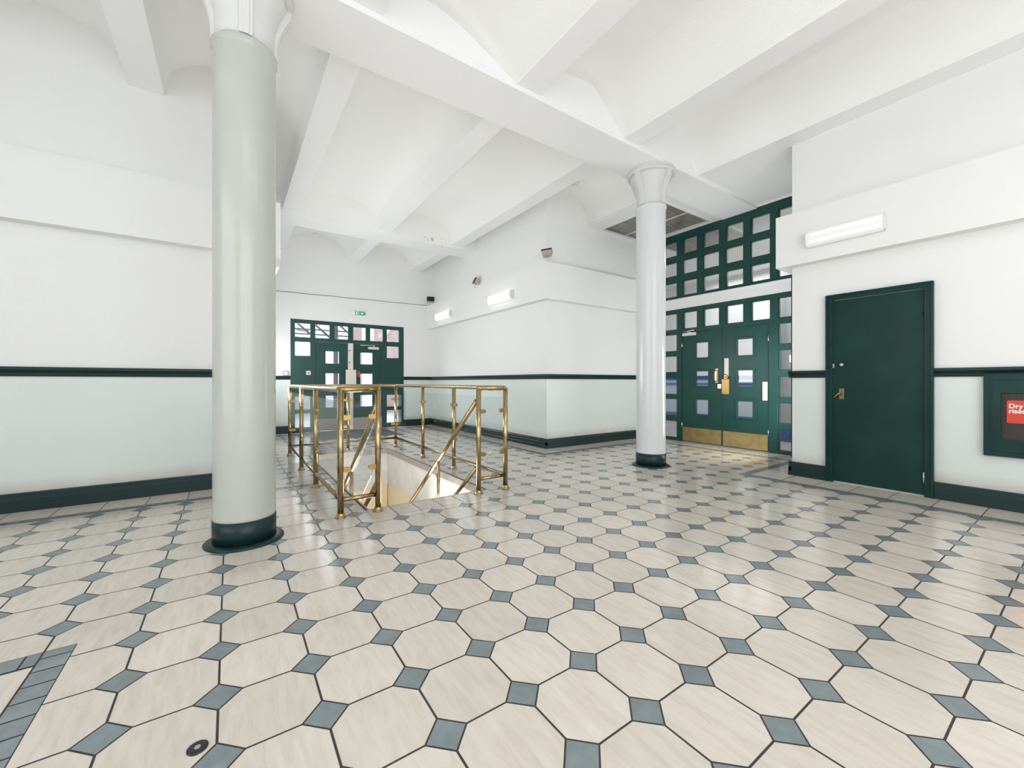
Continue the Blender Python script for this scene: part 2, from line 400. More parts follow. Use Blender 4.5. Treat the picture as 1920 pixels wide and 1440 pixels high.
def make_floor():
    mb = MB(); tint = []
    def put(poly, mi, rnd):
        mb.face([(p[0], p[1], 0.0) for p in poly], mi); tint.append(rnd)
    g = 0.0036; gx = 0.0050; D = 0.0745
    pattern = [(-0.55, 5.23, BACK, 2.6), (-4, -0.55, 2.56, 2.6), (-4, 1.0, 2.6, 4.985), (1.0, 2.27, 2.6, 3.47),
               (2.27, 6.7, 2.6, 4.985), (0.35, 0.82, 5.085, 9.9), (0.82, 1.0, 4.985, 9.9), (2.27, 4.06, 4.985, 9.9), (1.0, 2.27, 7.03, 9.9)]
    xr = range(-13, 24); yr = range(-20, 28)
    for i in xr:
        for j in yr:
            cx, cy = GX+i*T, GY+j*T
            d = D-g*1.2
            sq = [(cx-d, cy), (cx, cy-d), (cx+d, cy), (cx, cy+d)]
            h = T/2; e = h-D-0.0008
            ox, oy = cx+h, cy+h; q = h-g; qx = h-gx*0.8
            oc = [(ox-e, oy-q), (ox+e, oy-q), (ox+qx, oy-e), (ox+qx, oy+e), (ox+e, oy+q), (ox-e, oy+q), (ox-qx, oy+e), (ox-qx, oy-e)]
            # draw the diagonal cut back by the grout
            r1 = (random.random(), random.random(), random.random()); r2 = (random.random(), random.random(), random.random())
            for r in pattern:
                p = clip(sq, r)
                if p: put(p, 1, r2)
                p = clip(oc, r)
                if p: put(p, 0, r1)
    def grid(r, tx, ty, ox, oy, mi):
        i0 = math.floor((r[0]-ox)/tx); i1 = math.ceil((r[1]-ox)/tx); j0 = math.floor((r[2]-oy)/ty); j1 = math.ceil((r[3]-oy)/ty)
        for i in range(i0, i1):
            for j in range(j0, j1):
                p = clip([(ox+i*tx+g, oy+j*ty+g), (ox+(i+1)*tx-g, oy+j*ty+g), (ox+(i+1)*tx-g, oy+(j+1)*ty-g), (ox+i*tx+g, oy+(j+1)*ty-g)],
                         (r[0]+g, r[1]-g, r[2]+g, r[3]-g))
                if p: put(p, mi, (random.random(), random.random(), random.random()))
    bands = [(-4, 0.82, 4.985, 5.085), (0.35, 4.16, 9.9, 10.0), (4.06, 4.16, 5.085, 9.9), (4.06, 6.8, 4.985, 5.085),
             (6.70, 6.80, 2.5, 4.985), (5.23, 6.70, 2.5, 2.6), (5.23, 5.33, BACK, 2.5), (-0.65, -0.55, BACK, 2.56), (-4, -0.65, 2.46, 2.56)]
    for r in bands: grid(r, 0.1, 0.1, r[0], r[2], 1)
    plain = [(-4, 0.35, 5.085, YL+0.05, 1), (0.30, 4.16, 10.0, YB+0.2, 1), (4.16, XC+0.05, 5.085, YB, 1), (XC+0.05, XE, 5.085, YL+0.05, 1),
             (6.80, XE+0.1, YR, 5.085, 1), (5.33, 6.80, YR-0.05, 2.5, 1), (5.33, XR+0.05, BACK, YR-0.05, 1), (-4, -0.65, BACK, 2.46, 2)]
    for r in plain:
        k = T if r[4] == 1 else T*2
        grid(r[:4], k, k if (r[3]-r[2]) > 0.6 else 9.0 if False else k, GX, GY, 0) if (min(r[1]-r[0], r[3]-r[2]) > 0.7) else (
            grid(r[:4], T, 50.0, GX, -20, 0) if (r[1]-r[0]) > (r[3]-r[2]) else grid(r[:4], 50.0, T, -20, GY, 0))
    # row of tiles along the head of the stairs and narrow strips by the well
    grid((1.0, 2.27, 3.47, 3.75), 0.2115, 50, 1.0, -20, 0)
    n_tiles = len(mb.f)
    # bed of grout, a hair lower, round the stair well
    z = -0.0012
    for (x0, x1, y0, y1) in [(-4, WELL[0], BACK, YB+0.2), (WELL[0], WELL[1], BACK, WELL[2]), (WELL[1], XE+0.15, BACK, YB+0.2), (WELL[0], WELL[1], WELL[3], YB+0.2)]:
        mb.face([(x0, y0, z), (x1, y0, z), (x1, y1, z), (x0, y1, z)], 2); tint.append((0, 0, 0))
        mb.face([(x0, y0, -0.15), (x0, y1, -0.15), (x1, y1, -0.15), (x1, y0, -0.15)], 2); tint.append((0, 0, 0))
    me = bpy.data.meshes.new('floor'); me.from_pydata(mb.v, [], mb.f)
    for m in (M['tile'], M['inset'], M['grout']): me.materials.append(m)
    me.polygons.foreach_set('material_index', mb.m)
    a = me.attributes.new('tint', 'FLOAT_VECTOR', 'FACE')
    a.data.foreach_set('vector', [c for t in tint for c in t])
    me.update()
    o = bpy.data.objects.new('floor', me); COL.objects.link(o)
    tag(o, 'cream octagonal stone tiles with small blue-grey squares and border bands', 'floor', kind='structure')
make_floor()

# ------------------------------------------------------------------ stair well
mb = MB()
x0, x1, y0, y1 = WELL; t = 0.12
for (a, b, c, d) in ((x0-t, x0, y0-t, y1+t), (x1, x1+t, y0-t, y1+t), (x0, x1, y1, y1+t), (x0, x1, y0-t, y0)):
    mb.box(a, b, c, d, -0.60, -0.015, 0)
    mb.box(a, b, c, d, -0.015, -0.0015, 1)
for (a, b, c, d) in ((x0-t, x0-0.015, y0-t, y1+t), (x1+0.015, x1+t, y0-t, y1+t), (x0, x1, y1+0.015, y1+t), (x0, x1, y0-t, y0)):
    mb.box(a, b, c, d, -3.3, -0.60, 2)
mb.box(x0-t, x1+t, y0-t, y1+t, -3.4, -3.3, 2)
w = struct('wall_stairwell', mb, [M['well_white'], M['trimmetal'], M['cream_low']], 'white and cream sides of the open stair well behind the brass railing', 'wall', weld=False)
mb = MB()
mb.box(x1-0.012, x1+0.004, y0, y1, -0.075, 0.004); mb.box(x0-0.004, x0+0.012, y0, y1, -0.075, 0.004)
mb.box(x0, x1, y1-0.012, y1+0.004, -0.075, 0.004); mb.box(x0, x1, y0-0.004, y0+0.006, -0.04, 0.002)
struct('trim_1', mb, M['trimmetal'], 'brown-grey metal edging round the rim of the stair well', 'edging', weld=False)
mb = MB()
n = 12; ry = 0.19; go = ry/0.807
for k in range(n):
    mb.box(x0, x1, y0+0.002+k*go, y0+0.002+(k+1)*go+0.02, -(k+1)*ry-0.20, -(k+1)*ry, 0)
struct('floor_stairs', mb, M['tile'], 'flight of stone steps going down in the well behind the railing', 'stairs', weld=False)

# ------------------------------------------------------------------ walls
def wallbox(name, boxes, label, mats=None):
    """each box gets the pale green lower part up to the dado and white above"""
    mb = MB()
    for (a, b, c, d, z0, z1) in boxes:
        zd = 1.24
        if z0 < zd < z1:
            mb.box(a, b, c, d, z0, zd, 1); mb.box(a, b, c, d, zd, z1, 0)
        else: mb.box(a, b, c, d, z0, z1, 0 if z0 >= zd else 1)
    return struct(name, mb, mats or [M['white'], M['wains']], label, 'wall', weld=False)
wallbox('wall_left', [(-4.2, XLE, YL, YB, -0.01, ZT)], 'long white wall over pale green on the left behind the near column')
wallbox('wall_centre', [(XC, XE+0.15, YL, YB, -0.01, ZT)], 'white corner block between the corridor and the glazed screen')
wallbox('wall_right', [(XR, XE+0.15, BACK, YR, -0.01, ZT)], 'white wall with the plain green door on the right')
wallbox('wall_far', [(XLE-0.1, 1.126, YB, YB+0.2, -0.01, ZT), (3.735, XC+0.1, YB, YB+0.2, -0.01, ZT), (1.126, 3.735, YB, YB+0.2, 2.57, ZT)], 'far white wall round the street doors')
wallbox('wall_screen', [(XE, XE+0.15, YR, YL, 4.05, ZT)], 'strip of white wall above the green lattice')
# rear and camera-side walls, with wide window openings added for light
mb = holed((-4.2, XR+0.1, -0.01, ZT), [(-2.2, 3.4, 0.8, 3.6)], BACK-0.2, BACK, 'y')
struct('wall_rear', mb, M['white'], 'white wall with an added wide window behind the camera', 'wall')
mb = holed((BACK-0.2, YL, -0.01, ZT), [(-2.0, 3.2, 0.8, 3.6)], -4.2, -4.0, 'x')
struct('wall_side', mb, M['white'], 'white wall with an added wide window out of view on the left', 'wall')
def plain_window(name, outer, plane, t0, t1, label):
    cols = 6; rows = 3; holes = []
    u0, u1, v0, v1 = outer
    for i in range(cols):
        for j in range(rows):
            a = u0+(u1-u0)*i/cols; b = u0+(u1-u0)*(i+1)/cols; c = v0+(v1-v0)*j/rows; d = v0+(v1-v0)*(j+1)/rows
            holes.append((a+0.03, b-0.03, c+0.03, d-0.03))
    r = struct(name, holed(outer, holes, t0, t1, plane), M['green'], label, 'window')
plain_window('added_window_rear', (-2.2, 3.4, 0.8, 3.6), 'y', BACK-0.12, BACK-0.06, 'unseen green gridded window added for light behind the camera')  # this and the next: unseen, added to go with the fill panels
plain_window('added_window_side', (-2.0, 3.2, 0.8, 3.6), 'x', -4.12, -4.06, 'green gridded window added for light, out of view on the left')

mb = holed((5.7, 10.0, 1.1, 2.55), [(5.75+k*0.7, 6.40+k*0.7, 1.15+j*0.68, 1.78+j*0.68) for k in range(6) for j in range(2)], XLE, XLE+0.05, 'x')  # grid added round the corridor fill panel, no opening behind it
struct('fill_grid_corridor', mb, M['green'], 'unseen green grid added round the corridor fill light', 'window')
mb = holed((5.85, 7.05, 0.2, 2.5), [(5.9+k*0.56, 6.43+k*0.56, 0.25+j*0.75, 0.95+j*0.75) for k in range(2) for j in range(3)], YR, YR+0.05, 'y')  # grid added behind the recess fill panel, on solid wall
struct('fill_grid_recess', mb, M['green'], 'unseen green grid added behind the recess fill light', 'window')

# bulkheads (boxed beams along the walls)
def bulk(name, boxes, label):
    mb = MB()
    for b in boxes: mb.box(*b)
    return struct(name, mb, M['white'], label, 'bulkhead', weld=False)
bulk('trim_2', [(-4.0, XLE+BO, YL-BO, YL+0.01, ZB0, ZB1), (XLE-0.01, XLE+BO, YL+0.01, YB, ZB0, ZB1)], 'shallow white boxed ledge running along the left wall')
bulk('trim_3', [(XC-BO, XC+0.01, YL-BO, YB, ZB0, ZB1), (XC+0.01, XE, YL-BO, YL+0.01, ZB0, ZB1)], 'shallow white boxed ledge wrapping the central corner block')
bulk('trim_4', [(XR-BO, XR+0.01, BACK, YR+BO, ZB0, ZB1), (XR+0.01, XE-0.03, YR-0.01, YR+BO, ZB0, ZB1)], 'shallow white boxed ledge over the plain green door')

# skirting and dado rails
def skirt_prof(z1=0.165):
    return [(0, 0), (0.034, 0), (0.034, 0.05), (0.030, 0.055), (0.030, 0.105), (0.026, 0.112), (0.024, 0.14), (0.014, 0.152), (0.012, z1), (0, z1)]
def dado_prof():
    return [(0, ZD0), (0.014, ZD0), (0.018, ZD0+0.015), (0.014, ZD0+0.03), (0.024, ZD0+0.045), (0.036, ZD0+0.06), (0.036, ZD1-0.008), (0.028, ZD1), (0, ZD1)]
def run(mb, prof, axis, wall, sgn, a0, a1):
    mb.prism([(wall+sgn*p, z) for p, z in prof], axis, a0, a1)
def rails(prof, kind):
    sk = 0.034
    d = {}
    mb = MB(); run(mb, prof, 'x', YL, -1, -4.0, XLE+0.03); run(mb, prof, 'y', XLE, 1, YL-0.03, YB); d['left'] = mb
    mb = MB(); run(mb, prof, 'y', XC, -1, YL-0.03, YB); run(mb, prof, 'x', YL, -1, XC-0.03, XE-0.02); d['centre'] = mb
    mb = MB(); run(mb, prof, 'y', XR, -1, BACK, 0.955); run(mb, prof, 'y', XR, -1, 1.848, YR+0.03); run(mb, prof, 'x', YR, 1, XR-0.03, XE-0.03); d['right'] = mb
    mb = MB(); run(mb, prof, 'x', YB, -1, XLE, 1.122); run(mb, prof, 'x', YB, -1, 3.739, XC); d['far'] = mb
    return d
for k, mb in rails(skirt_prof(), 's').items():
    struct('baseboard_'+k, mb, M['green_dk'], 'stepped dark green skirting along the %s wall' % k, 'skirting board', weld=False)
for i, (k, mb) in enumerate(rails(dado_prof(), 'd').items()):
    struct('trim_%d' % (5+i), mb, M['green_dk'], 'dark green moulded dado rail along the %s wall' % k, 'dado rail', weld=False)

# ------------------------------------------------------------------ ceiling
BX = [(-3.96, -3.69), (-2.39, -2.12), (-0.82, -0.55), (0.74, 1.01), (2.33, 2.60), (3.91, 4.18), (5.48, 5.75)]
def smooth_prof(p, it=3):
    for _ in range(it):
        q = [p[0]]
        for a, b in zip(p[:-1], p[1:]):
            q.append((a[0]*0.75+b[0]*0.25, a[1]*0.75+b[1]*0.25)); q.append((a[0]*0.25+b[0]*0.75, a[1]*0.25+b[1]*0.75))
        q.append(p[-1]); p = q
    return p
def north(x0, x1):
    s = (x1-x0)/1.31
    h = [(0, 0), (0.015, 0.10), (0.045, 0.24), (0.12, 0.34), (0.26, 0.43), (0.45, 0.475), (0.655, 0.49)]
    L = [(x0+a*s, ZS+b) for a, b in h]; R = [(x1-a*s, ZS+b) for a, b in reversed(h[:-1])]
    return smooth_prof(L+R, 2)
SOUTH = {3: [(1.01, 4.08), (1.03, 4.2), (1.10, 4.33), (1.36, 4.42), (1.62, 4.385), (1.95, 4.25), (2.33, 4.08)],
         4: [(2.60, 4.08), (2.62, 4.22), (2.68, 4.36), (2.85, 4.45), (3.1, 4.49), (3.38, 4.495), (3.42, 4.48), (3.91, 4.08)],
         5: [(4.18, 4.08), (4.20, 4.25), (4.26, 4.42), (4.45, 4.53), (4.75, 4.60), (5.05, 4.60), (5.12, 4.56), (5.28, 4.38), (5.48, 4.08)],
         2: [(-0.55, 4.08), (-0.53, 4.2), (-0.46, 4.33), (-0.2, 4.42), (0.1, 4.42), (0.4, 4.28), (0.74, 4.08)]}
MBN = (3.28, 3.85)
def vault(mb, prof, y0, y1):
    for (a, b) in zip(prof[:-1], prof[1:]):
        mb.face([(a[0], y0, a[1]), (b[0], y0, b[1]), (b[0], y1, b[1]), (a[0], y1, a[1])], 0, True)
    # gap-free backing slab above
mb = MB()
bays = [(BX[i][1], BX[i+1][0]) for i in range(len(BX)-1)] + [(5.75, 7.30)]
for i, (a, b) in enumerate(bays):
    ym = 3.5
    vault(mb, north(a, b), ym, YB+0.1)
    vault(mb, smooth_prof(SOUTH[i], 2) if i in SOUTH else north(a, b), BACK-0.1, ym)
ceil = build('ceiling', mb, M['ceil'], weld=True, fixn=False)
tag(ceil, 'white plaster jack-arch vaults running between the ceiling beams', 'ceiling', kind='structure')
mbs = MB(); mbs.box(-4.2, XE+0.15, BACK-0.2, YB+0.2, ZT, ZT+0.1)
build('slab', mbs, M['ceil'], parent=ceil)
for (a, b) in BX:
    build('joist', MB().box(a, b, BACK, YB, ZS, ZT), M['soffit'], parent=ceil)
build('main_beam', MB().box(-4.0, XE+0.01, MBN[0], MBN[1], ZM, ZT), M['soffit'], parent=ceil)
build('cross_beam', MB().box(XLE-0.01, XC+0.01, 7.93, 8.45, ZM, ZT), M['ceil'], parent=ceil)
build('flat_soffit', MB().box(5.75, XE+0.14, YR-0.3, MBN[0], 4.079, ZT), M['ceil'], parent=ceil)

# framed rooflight panel between the main beam and the corner block
rl = empty('ceiling_panel', (6.4, 4.7, 4.05))
tag(rl, 'dark streaky ceiling panel in a white frame behind the far column', 'ceiling panel', kind='structure')
rl.location = (0, 0, 0)
build('frame', holed((5.50, XE, MBN[1], YL), [(5.80, 7.12, 4.00, 5.42)], -0.03, 0.05, 'z') if False else (lambda: (
    MB().box(5.50, 5.80, MBN[1], YL, 4.04, 4.12).box(7.12, XE, MBN[1], YL, 4.04, 4.12).box(5.80, 7.12, MBN[1], 4.00, 4.04, 4.12).box(5.80, 7.12, 5.42, YL, 4.04, 4.12)))(), M['capwhite'], parent=rl, weld=False)
build('inner_moulding', MB().box(5.78, 5.82, 3.98, 5.44, 4.025, 4.05).box(7.10, 7.14, 3.98, 5.44, 4.025, 4.05).box(5.82, 7.10, 3.98, 4.02, 4.025, 4.05).box(5.82, 7.10, 5.40, 5.44, 4.025, 4.05), M['capwhite'], parent=rl, weld=False)
build('panel', MB().box(5.80, 7.12, 4.00, 5.42, 4.075, 4.09), M['lath'], parent=rl)
for xx in (6.50,):
    build('glazing_bar', MB().box(xx-0.008, xx+0.008, 4.0, 5.42, 4.062, 4.076), M['capwhite'], parent=rl)

# ------------------------------------------------------------------ iron columns
def make_column():
    r = empty('iron_column')
    R = 0.195; N = 3.555
    build('shaft', MB().lathe([(R+0.002, 0.175), (R, 0.19), (R, N-0.06), (R+0.004, N-0.045), (R+0.011, N-0.035), (R+0.011, N-0.012), (R+0.002, N)], n=72), M['shaft'], parent=r, fixn=False)
    build('base_band', MB().lathe([(R+0.004, 0.014), (R+0.004, 0.178), (R-0.01, 0.179)], n=72), M['green_dk'], parent=r, fixn=False)
    build('base_flange', MB().lathe([(0.250, 0.0), (0.250, 0.008), (0.236, 0.018), (0.20, 0.02)], n=72), M['green_dk'], parent=r, fixn=False)
    body = [(R-0.006, N-0.005), (R-0.006, N+0.09), (R-0.004, N+0.17), (R+0.002, N+0.205), (R+0.012, N+0.215), (R+0.012, N+0.245), (R+0.026, N+0.262), (R+0.026, N+0.295),
            (R+0.045, N+0.32), (R+0.048, N+0.35), (R+0.072, N+0.385), (R+0.078, N+0.42)]
    build('capital', MB().lathe(body, n=72), M['cap'], parent=r, fixn=False)
    prof = [(0.10, N+0.004)] + smooth_prof([(R+0.003, N+0.004), (R+0.005, N+0.09), (R+0.022, N+0.19), (R+0.062, N+0.28), (R+0.100, N+0.35), (R+0.108, N+0.42)], 2) + [(0.10, N+0.42)]
    for k in range(4):
        m = MB().prism(prof, 'y', -0.042, 0.042)
        m.prism([(a+0.006 if a > 0.15 else a, z) for a, z in prof], 'y', -0.020, 0.020)
        m.xform(Matrix.Rotation(k*PI/2, 4, 'Z'))
        build('bracket', m, M['cap'], parent=r, bevel=0.004, weld=False)
    build('abacus', MB().lathe([(0.302, N+0.412), (0.314, N+0.425), (0.314, N+0.445), (0.306, N+0.45), (0.320, N+0.46), (0.320, 4.031)], n=72), M['cap'], parent=r, fixn=False)
    return r
c1 = make_column(); c1.location = (0.093, 3.56, 0)
tag(c1, 'pale green cast iron column nearest the camera, on the left', 'column', 'round cast iron columns')
c2 = copy_tree(c1); c2.location = (4.80, 3.56, 0)
for c in kids(c2):
    if c.name.startswith('shaft'):
        c.material_slots[0].link = 'OBJECT'; c.material_slots[0].material = M['shaft_white']
tag(c2, 'farther pale round iron column standing before the glazed green screen', 'column', 'round cast iron columns')

# ------------------------------------------------------------------ brass railing with glass round the well
rail = empty('stair_railing')
tag(rail, 'polished brass and glass railing enclosing the stair opening', 'railing')
ZRT = 1.085; RP = 0.0255
XLp, XRp, YF, YK = 0.775, 2.455, 3.67, 7.20
XL2, XR2 = 1.09, 2.11
def bez(p0, p1, p2, n=7):
    return [tuple((1-t)**2*a+2*(1-t)*t*b+t*t*c for a, b, c in zip(p0, p1, p2)) for t in [i/n for i in range(n+1)]]
posts = [(XLp, YF), (XL2, YF), (XLp, 4.87), (XLp, 5.955), (XLp, YK), (1.64, YK), (XRp, YK), (XRp, 5.955), (XRp, 4.90), (XR2, YF-0.02), (XRp, YF)]
post_obs = []
for (x, y) in posts:
    m = MB().tube([(0, 0, 0), (0, 0, ZRT)], RP, 18)
    po = build('post', m, M['brass'], parent=rail); po.location = (x, y, 0)
    build('foot_collar', MB().lathe([(0.046, 0), (0.046, 0.006), (0.034, 0.010), (0.033, 0.035), (0.027, 0.04)], n=24), M['brass'], parent=po, fixn=False)
    post_obs.append(po)
# top rail: one continuous tube round three sides, with the short returns at the head of the stair
rr = 0.06
pts = [(XL2, YF, ZRT)] + bez((XLp+rr, YF, ZRT), (XLp, YF, ZRT), (XLp, YF+rr, ZRT)) + bez((XLp, YK-rr, ZRT), (XLp, YK, ZRT), (XLp+rr, YK, ZRT)) \
    + bez((XRp-rr, YK, ZRT), (XRp, YK, ZRT), (XRp, YK-rr, ZRT)) + bez((XRp, YF+rr, ZRT), (XRp, YF-0.01, ZRT), (XRp-rr, YF-0.02, ZRT)) + [(XR2, YF-0.02, ZRT)]
build('top_rail', MB().tube(pts, 0.0255, 18), M['brass'], parent=rail)
m = MB()
m2 = MB().lathe([(0.0, -0.0262), (0.012, -0.024), (0.02, -0.017), (0.0262, 0.0), (0.02, 0.017), (0.012, 0.024), (0.0, 0.0262)], c=(0, 0, ZRT), n=18)
for (x, y) in ((XL2, YF), (XR2, YF-0.02)):
    e = build('rail_elbow', m2, M['brass'], parent=rail, fixn=False, weld=False); e.location = (x, y, 0)
ZL = 0.15
def lowrail(a, b):
    build('lower_rail', MB().tube([(*a, ZL), (*b, ZL)], 0.019, 14), M['brass'], parent=rail)
lowrail((XLp, YF), (XLp, YK)); lowrail((XLp, YK), (XRp, YK)); lowrail((XRp, YK), (XRp, YF)); lowrail((XLp, YF), (XL2, YF)); lowrail((XR2, YF-0.02), (XRp, YF-0.005))
# glass panels
def gpanel(a, b, z0=0.20, z1=0.985):
    a = Vector((*a, 0)); b = Vector((*b, 0)); d = (b-a).normalized(); n = Vector((-d.y, d.x, 0))*0.004
    a = a+d*0.045; b = b-d*0.045
    mb = MB()
    q = [a-n, b-n, b+n, a+n]
    lo = [(p.x, p.y, z0) for p in q]; hi = [(p.x, p.y, z1) for p in q]
    mb.face(lo[::-1]); mb.face(hi)
    for i in range(4): j = (i+1) % 4; mb.face([lo[i], lo[j], hi[j], hi[i]])
    build('glass_panel', mb, M['railglass'], parent=rail)
segs = [((XLp, YF), (XL2, YF)), ((XLp, YF), (XLp, 4.87)), ((XLp, 4.87), (XLp, 5.955)), ((XLp, 5.955), (XLp, YK)), ((XLp, YK), (1.64, YK)), ((1.64, YK), (XRp, YK)),
        ((XRp, YK), (XRp, 5.955)), ((XRp, 5.955), (XRp, 4.90)), ((XRp, 4.90), (XRp, YF)), ((XR2, YF-0.02), (XRp, YF))]
for a, b in segs: gpanel(a, b)
def clipmesh():
    out = [(0.0, -0.021), (0.045, -0.021)] + [(0.045+0.021*math.sin(t), -0.021*math.cos(t)) for t in [PI*i/10 for i in range(1, 10)]] + [(0.045, 0.021), (0.0, 0.021)]
    m = MB().prism(out, 'y', -0.013, 0.013)
    m.tube([(0.05, -0.016, 0), (0.05, 0.016, 0)], 0.006, 10)
    return m
proto_clip = build('glass_clip', clipmesh(), M['brass_clip'], parent=post_obs[0], weld=False)
first = True
idx = {p: i for i, p in enumerate(posts)}
for a, b in segs:
    for p, q in ((a, b), (b, a)):
        po = post_obs[idx[p]]
        ang = math.atan2(q[1]-p[1], q[0]-p[0])
        for z in (0.845, 0.40):
            if first: c = proto_clip; first = False
            else:
                c = proto_clip.copy(); COL.objects.link(c)
            c.parent = po; c.location = (math.cos(ang)*0.018, math.sin(ang)*0.018, z); c.rotation_euler = (0, 0, ang)
# descending handrails, their lower rods, stanchions and raking glass
SL = -0.807
for (x, sgn) in ((XL2, 1), (XR2, -1)):
    y0 = YF
    yA = y0+0.02
    def P(y, z0): return (x, y, z0+SL*(y-yA))
    zA = 0.955
    build('handrail', MB().tube([P(yA, zA), P(yA+1.95, zA)] + [(x, yA+2.05, zA+SL*1.95-0.04), (x, yA+2.12, zA+SL*1.95-0.13)], 0.0235, 16), M['brass'], parent=rail)
    build('lower_rod', MB().tube([P(yA, 0.26), P(yA+1.95, 0.26)], 0.02, 14), M['brass'], parent=rail)
    for yy in (4.63, 5.5):
        zz = zA+SL*(yy-yA)
        st = build('stanchion', MB().tube([(x, yy, zz), (x, yy, zz-0.93)], 0.020, 14), M['brass'], parent=rail)
        for dz in (0.20, 0.62):
            m = clipmesh(); m.xform(Matrix.Translation((x, yy+0.015, zz-dz)) @ Matrix.Rotation(PI/2, 4, 'Z') @ Matrix.Scale(0.7, 4))
            build('glass_clip', m, M['brass_clip'], parent=st, weld=False)
    mb = MB(); q = []
    for yy, dz in ((yA+0.05, 0.10), (yA+1.8, 0.10), (yA+1.8, 0.53), (yA+0.05, 0.53)):
        q.append((yy, zA+SL*(yy-yA)-dz))
    for s in (-0.004, 0.004): mb.face([(x+s, a, b) for a, b in q])
    for i in range(4):
        j = (i+1) % 4; mb.face([(x-0.004, *q[i]), (x-0.004, *q[j]), (x+0.004, *q[j]), (x+0.004, *q[i])])
    build('glass_panel', mb, M['railglass'], parent=rail)

# ------------------------------------------------------------------ right-hand glazed screen and double doors
cols = [(2.24, 2.545), (2.66, 2.965), (3.08, 3.38), (3.50, 3.80), (3.92, 4.22), (4.34, 4.63), (4.76, 5.06), (5.17, 5.42)]
rowsU = [(2.82, 3.11), (3.23, 3.51), (3.62, 3.91)]
rowsS = [(0.05, 0.39), (0.486, 0.82), (0.90, 1.24), (1.335, 1.665), (1.75, 2.09), (2.17, 2.50)]
d2 = empty('door_2'); tag(d2, 'dark green glazed screen with brass-kicked double doors on the right', 'door', kind='structure')
side = [c+r for c in (cols[0], cols[1], cols[6], cols[7]) for r in rowsS]
tran = [c+rowsS[5] for c in cols[2:6]]
opening = (3.10, 4.66, 0.0, 2.10)
build('frame', holed((YR, YL, 0.0, 2.57), side+tran+[opening], XE, XE+0.09, 'x'), M['green_screen'], parent=d2, bevel=0.004)
build('glazing_bead', holed((YR+0.01, YL-0.01, 0.01, 2.56), [shrink(h, 0.012) for h in side+tran]+[(3.06, 4.70, 0.0, 2.11)], XE+0.022, XE+0.07, 'x'), M['green_screen'], parent=d2)
mbg = MB()
for h in side+tran: mbg.box(XE+0.04, XE+0.046, h[0], h[1], h[2], h[3])
build('glass', mbg, M['glass'], parent=d2, weld=False)
build('head_band', MB().box(XE-0.004, XE+0.09, YR, YL, 2.57, 2.77).box(XE-0.02, XE, YR, YL, 2.745, 2.77), M['capwhite'], parent=d2, weld=False)
up = [c+r for c in cols for r in rowsU]
w3 = empty('window_3'); tag(w3, 'dark green lattice of square panes above the right-hand double doors', 'window', kind='structure')
build('frame', holed((YR, YL, 2.77, 4.05), up, XE, XE+0.09, 'x'), M['green_screen'], parent=w3, bevel=0.004)
build('glazing_bead', holed((YR+0.01, YL-0.01, 2.78, 4.04), [shrink(h, 0.012) for h in up], XE+0.022, XE+0.07, 'x'), M['green_screen'], parent=w3)
mbg = MB()
for h in up: mbg.box(XE+0.04, XE+0.046, h[0], h[1], h[2], h[3])
build('glass', mbg, M['glass'], parent=w3, weld=False)
# door leaves
def leafX(y0, y1, wins, hinge_y, lab):
    lf = build('door_leaf', holed((y0, y1, 0.006, 2.097), wins, XE+0.018, XE+0.062, 'x'), M['green_screen'], parent=d2, bevel=0.003)
    lf['label'] = lab
    mb = MB()
    for h in wins:
        s = shrink(h, -0.028)
        f = holed(s, [shrink(h, 0.006)], XE+0.006, XE+0.03, 'x'); b = len(mb.v)
        mb.v += f.v; mb.f += [tuple(i+b for i in q) for q in f.f]; mb.m += f.m; mb.sm += f.sm
    build('window_beading', mb, M['green_screen'], parent=lf, bevel=0.003)
    mb = MB()
    for h in wins: mb.box(XE+0.038, XE+0.044, h[0], h[1], h[2], h[3])
    build('glass', mb, M['glass'], parent=lf, weld=False)
    k = build('kick_plate', MB().box(XE+0.015, XE+0.02, y0+0.012, y1-0.012, 0.02, 0.28), M['kick'], parent=lf)
    k['label'] = 'dull brass kick plate'
    for z in (0.32, 1.86):
        build('hinge', MB().tube([(XE+0.012, hinge_y, z-0.05), (XE+0.012, hinge_y, z+0.05)], 0.009, 10), M['chrome'], parent=lf)
    return lf
rz = [(0.535, 0.82), (1.07, 1.35), (1.60, 1.885)]
lfL = leafX(3.872, 4.652, [(4.12, 4.37)+r for r in rz], 4.652, 'left leaf with a D-shaped pull handle')
lfR = leafX(3.108, 3.868, [(3.345, 3.61)+r for r in rz], 3.108, 'right leaf with a brass lock cover')
h = build('pull_handle', MB().tube([(XE+0.02, 3.965, 1.36), (XE-0.035, 3.965, 1.355), (XE-0.042, 3.965, 1.33), (XE-0.042, 3.965, 1.19), (XE-0.035, 3.965, 1.165), (XE+0.02, 3.965, 1.16)], 0.011, 12), M['chrome'], parent=lfL)
build('handle_plate', MB().box(XE+0.008, XE+0.019, 3.94, 3.99, 1.13, 1.39), M['brass'], parent=lfL, bevel=0.002)
build('keyhole_plate', MB().box(XE+0.010, XE+0.019, 3.885, 3.95, 1.03, 1.11), M['chrome'], parent=lfL, bevel=0.002)
build('finger_plate', MB().box(XE+0.010, XE+0.019, 3.755, 3.828, 1.25, 1.567), M['cream_post'], parent=lfR, bevel=0.002)
lk = build('lock_cover', MB().box(XE-0.004, XE+0.019, 3.735, 3.868, 0.93, 1.20), M['brass_clip'], parent=lfR, bevel=0.004)
build('lever_handle', MB().tube([(XE+0.01, 3.82, 1.235), (XE-0.03, 3.82, 1.235), (XE-0.042, 3.80, 1.235), (XE-0.042, 3.74, 1.23)], 0.012, 12).lathe([(0.05, 0.0), (0.052, 0.012), (0.03, 0.02)], n=24), M['brass'], parent=lfR)
_l = lfR.children[-1] if lfR.children else None
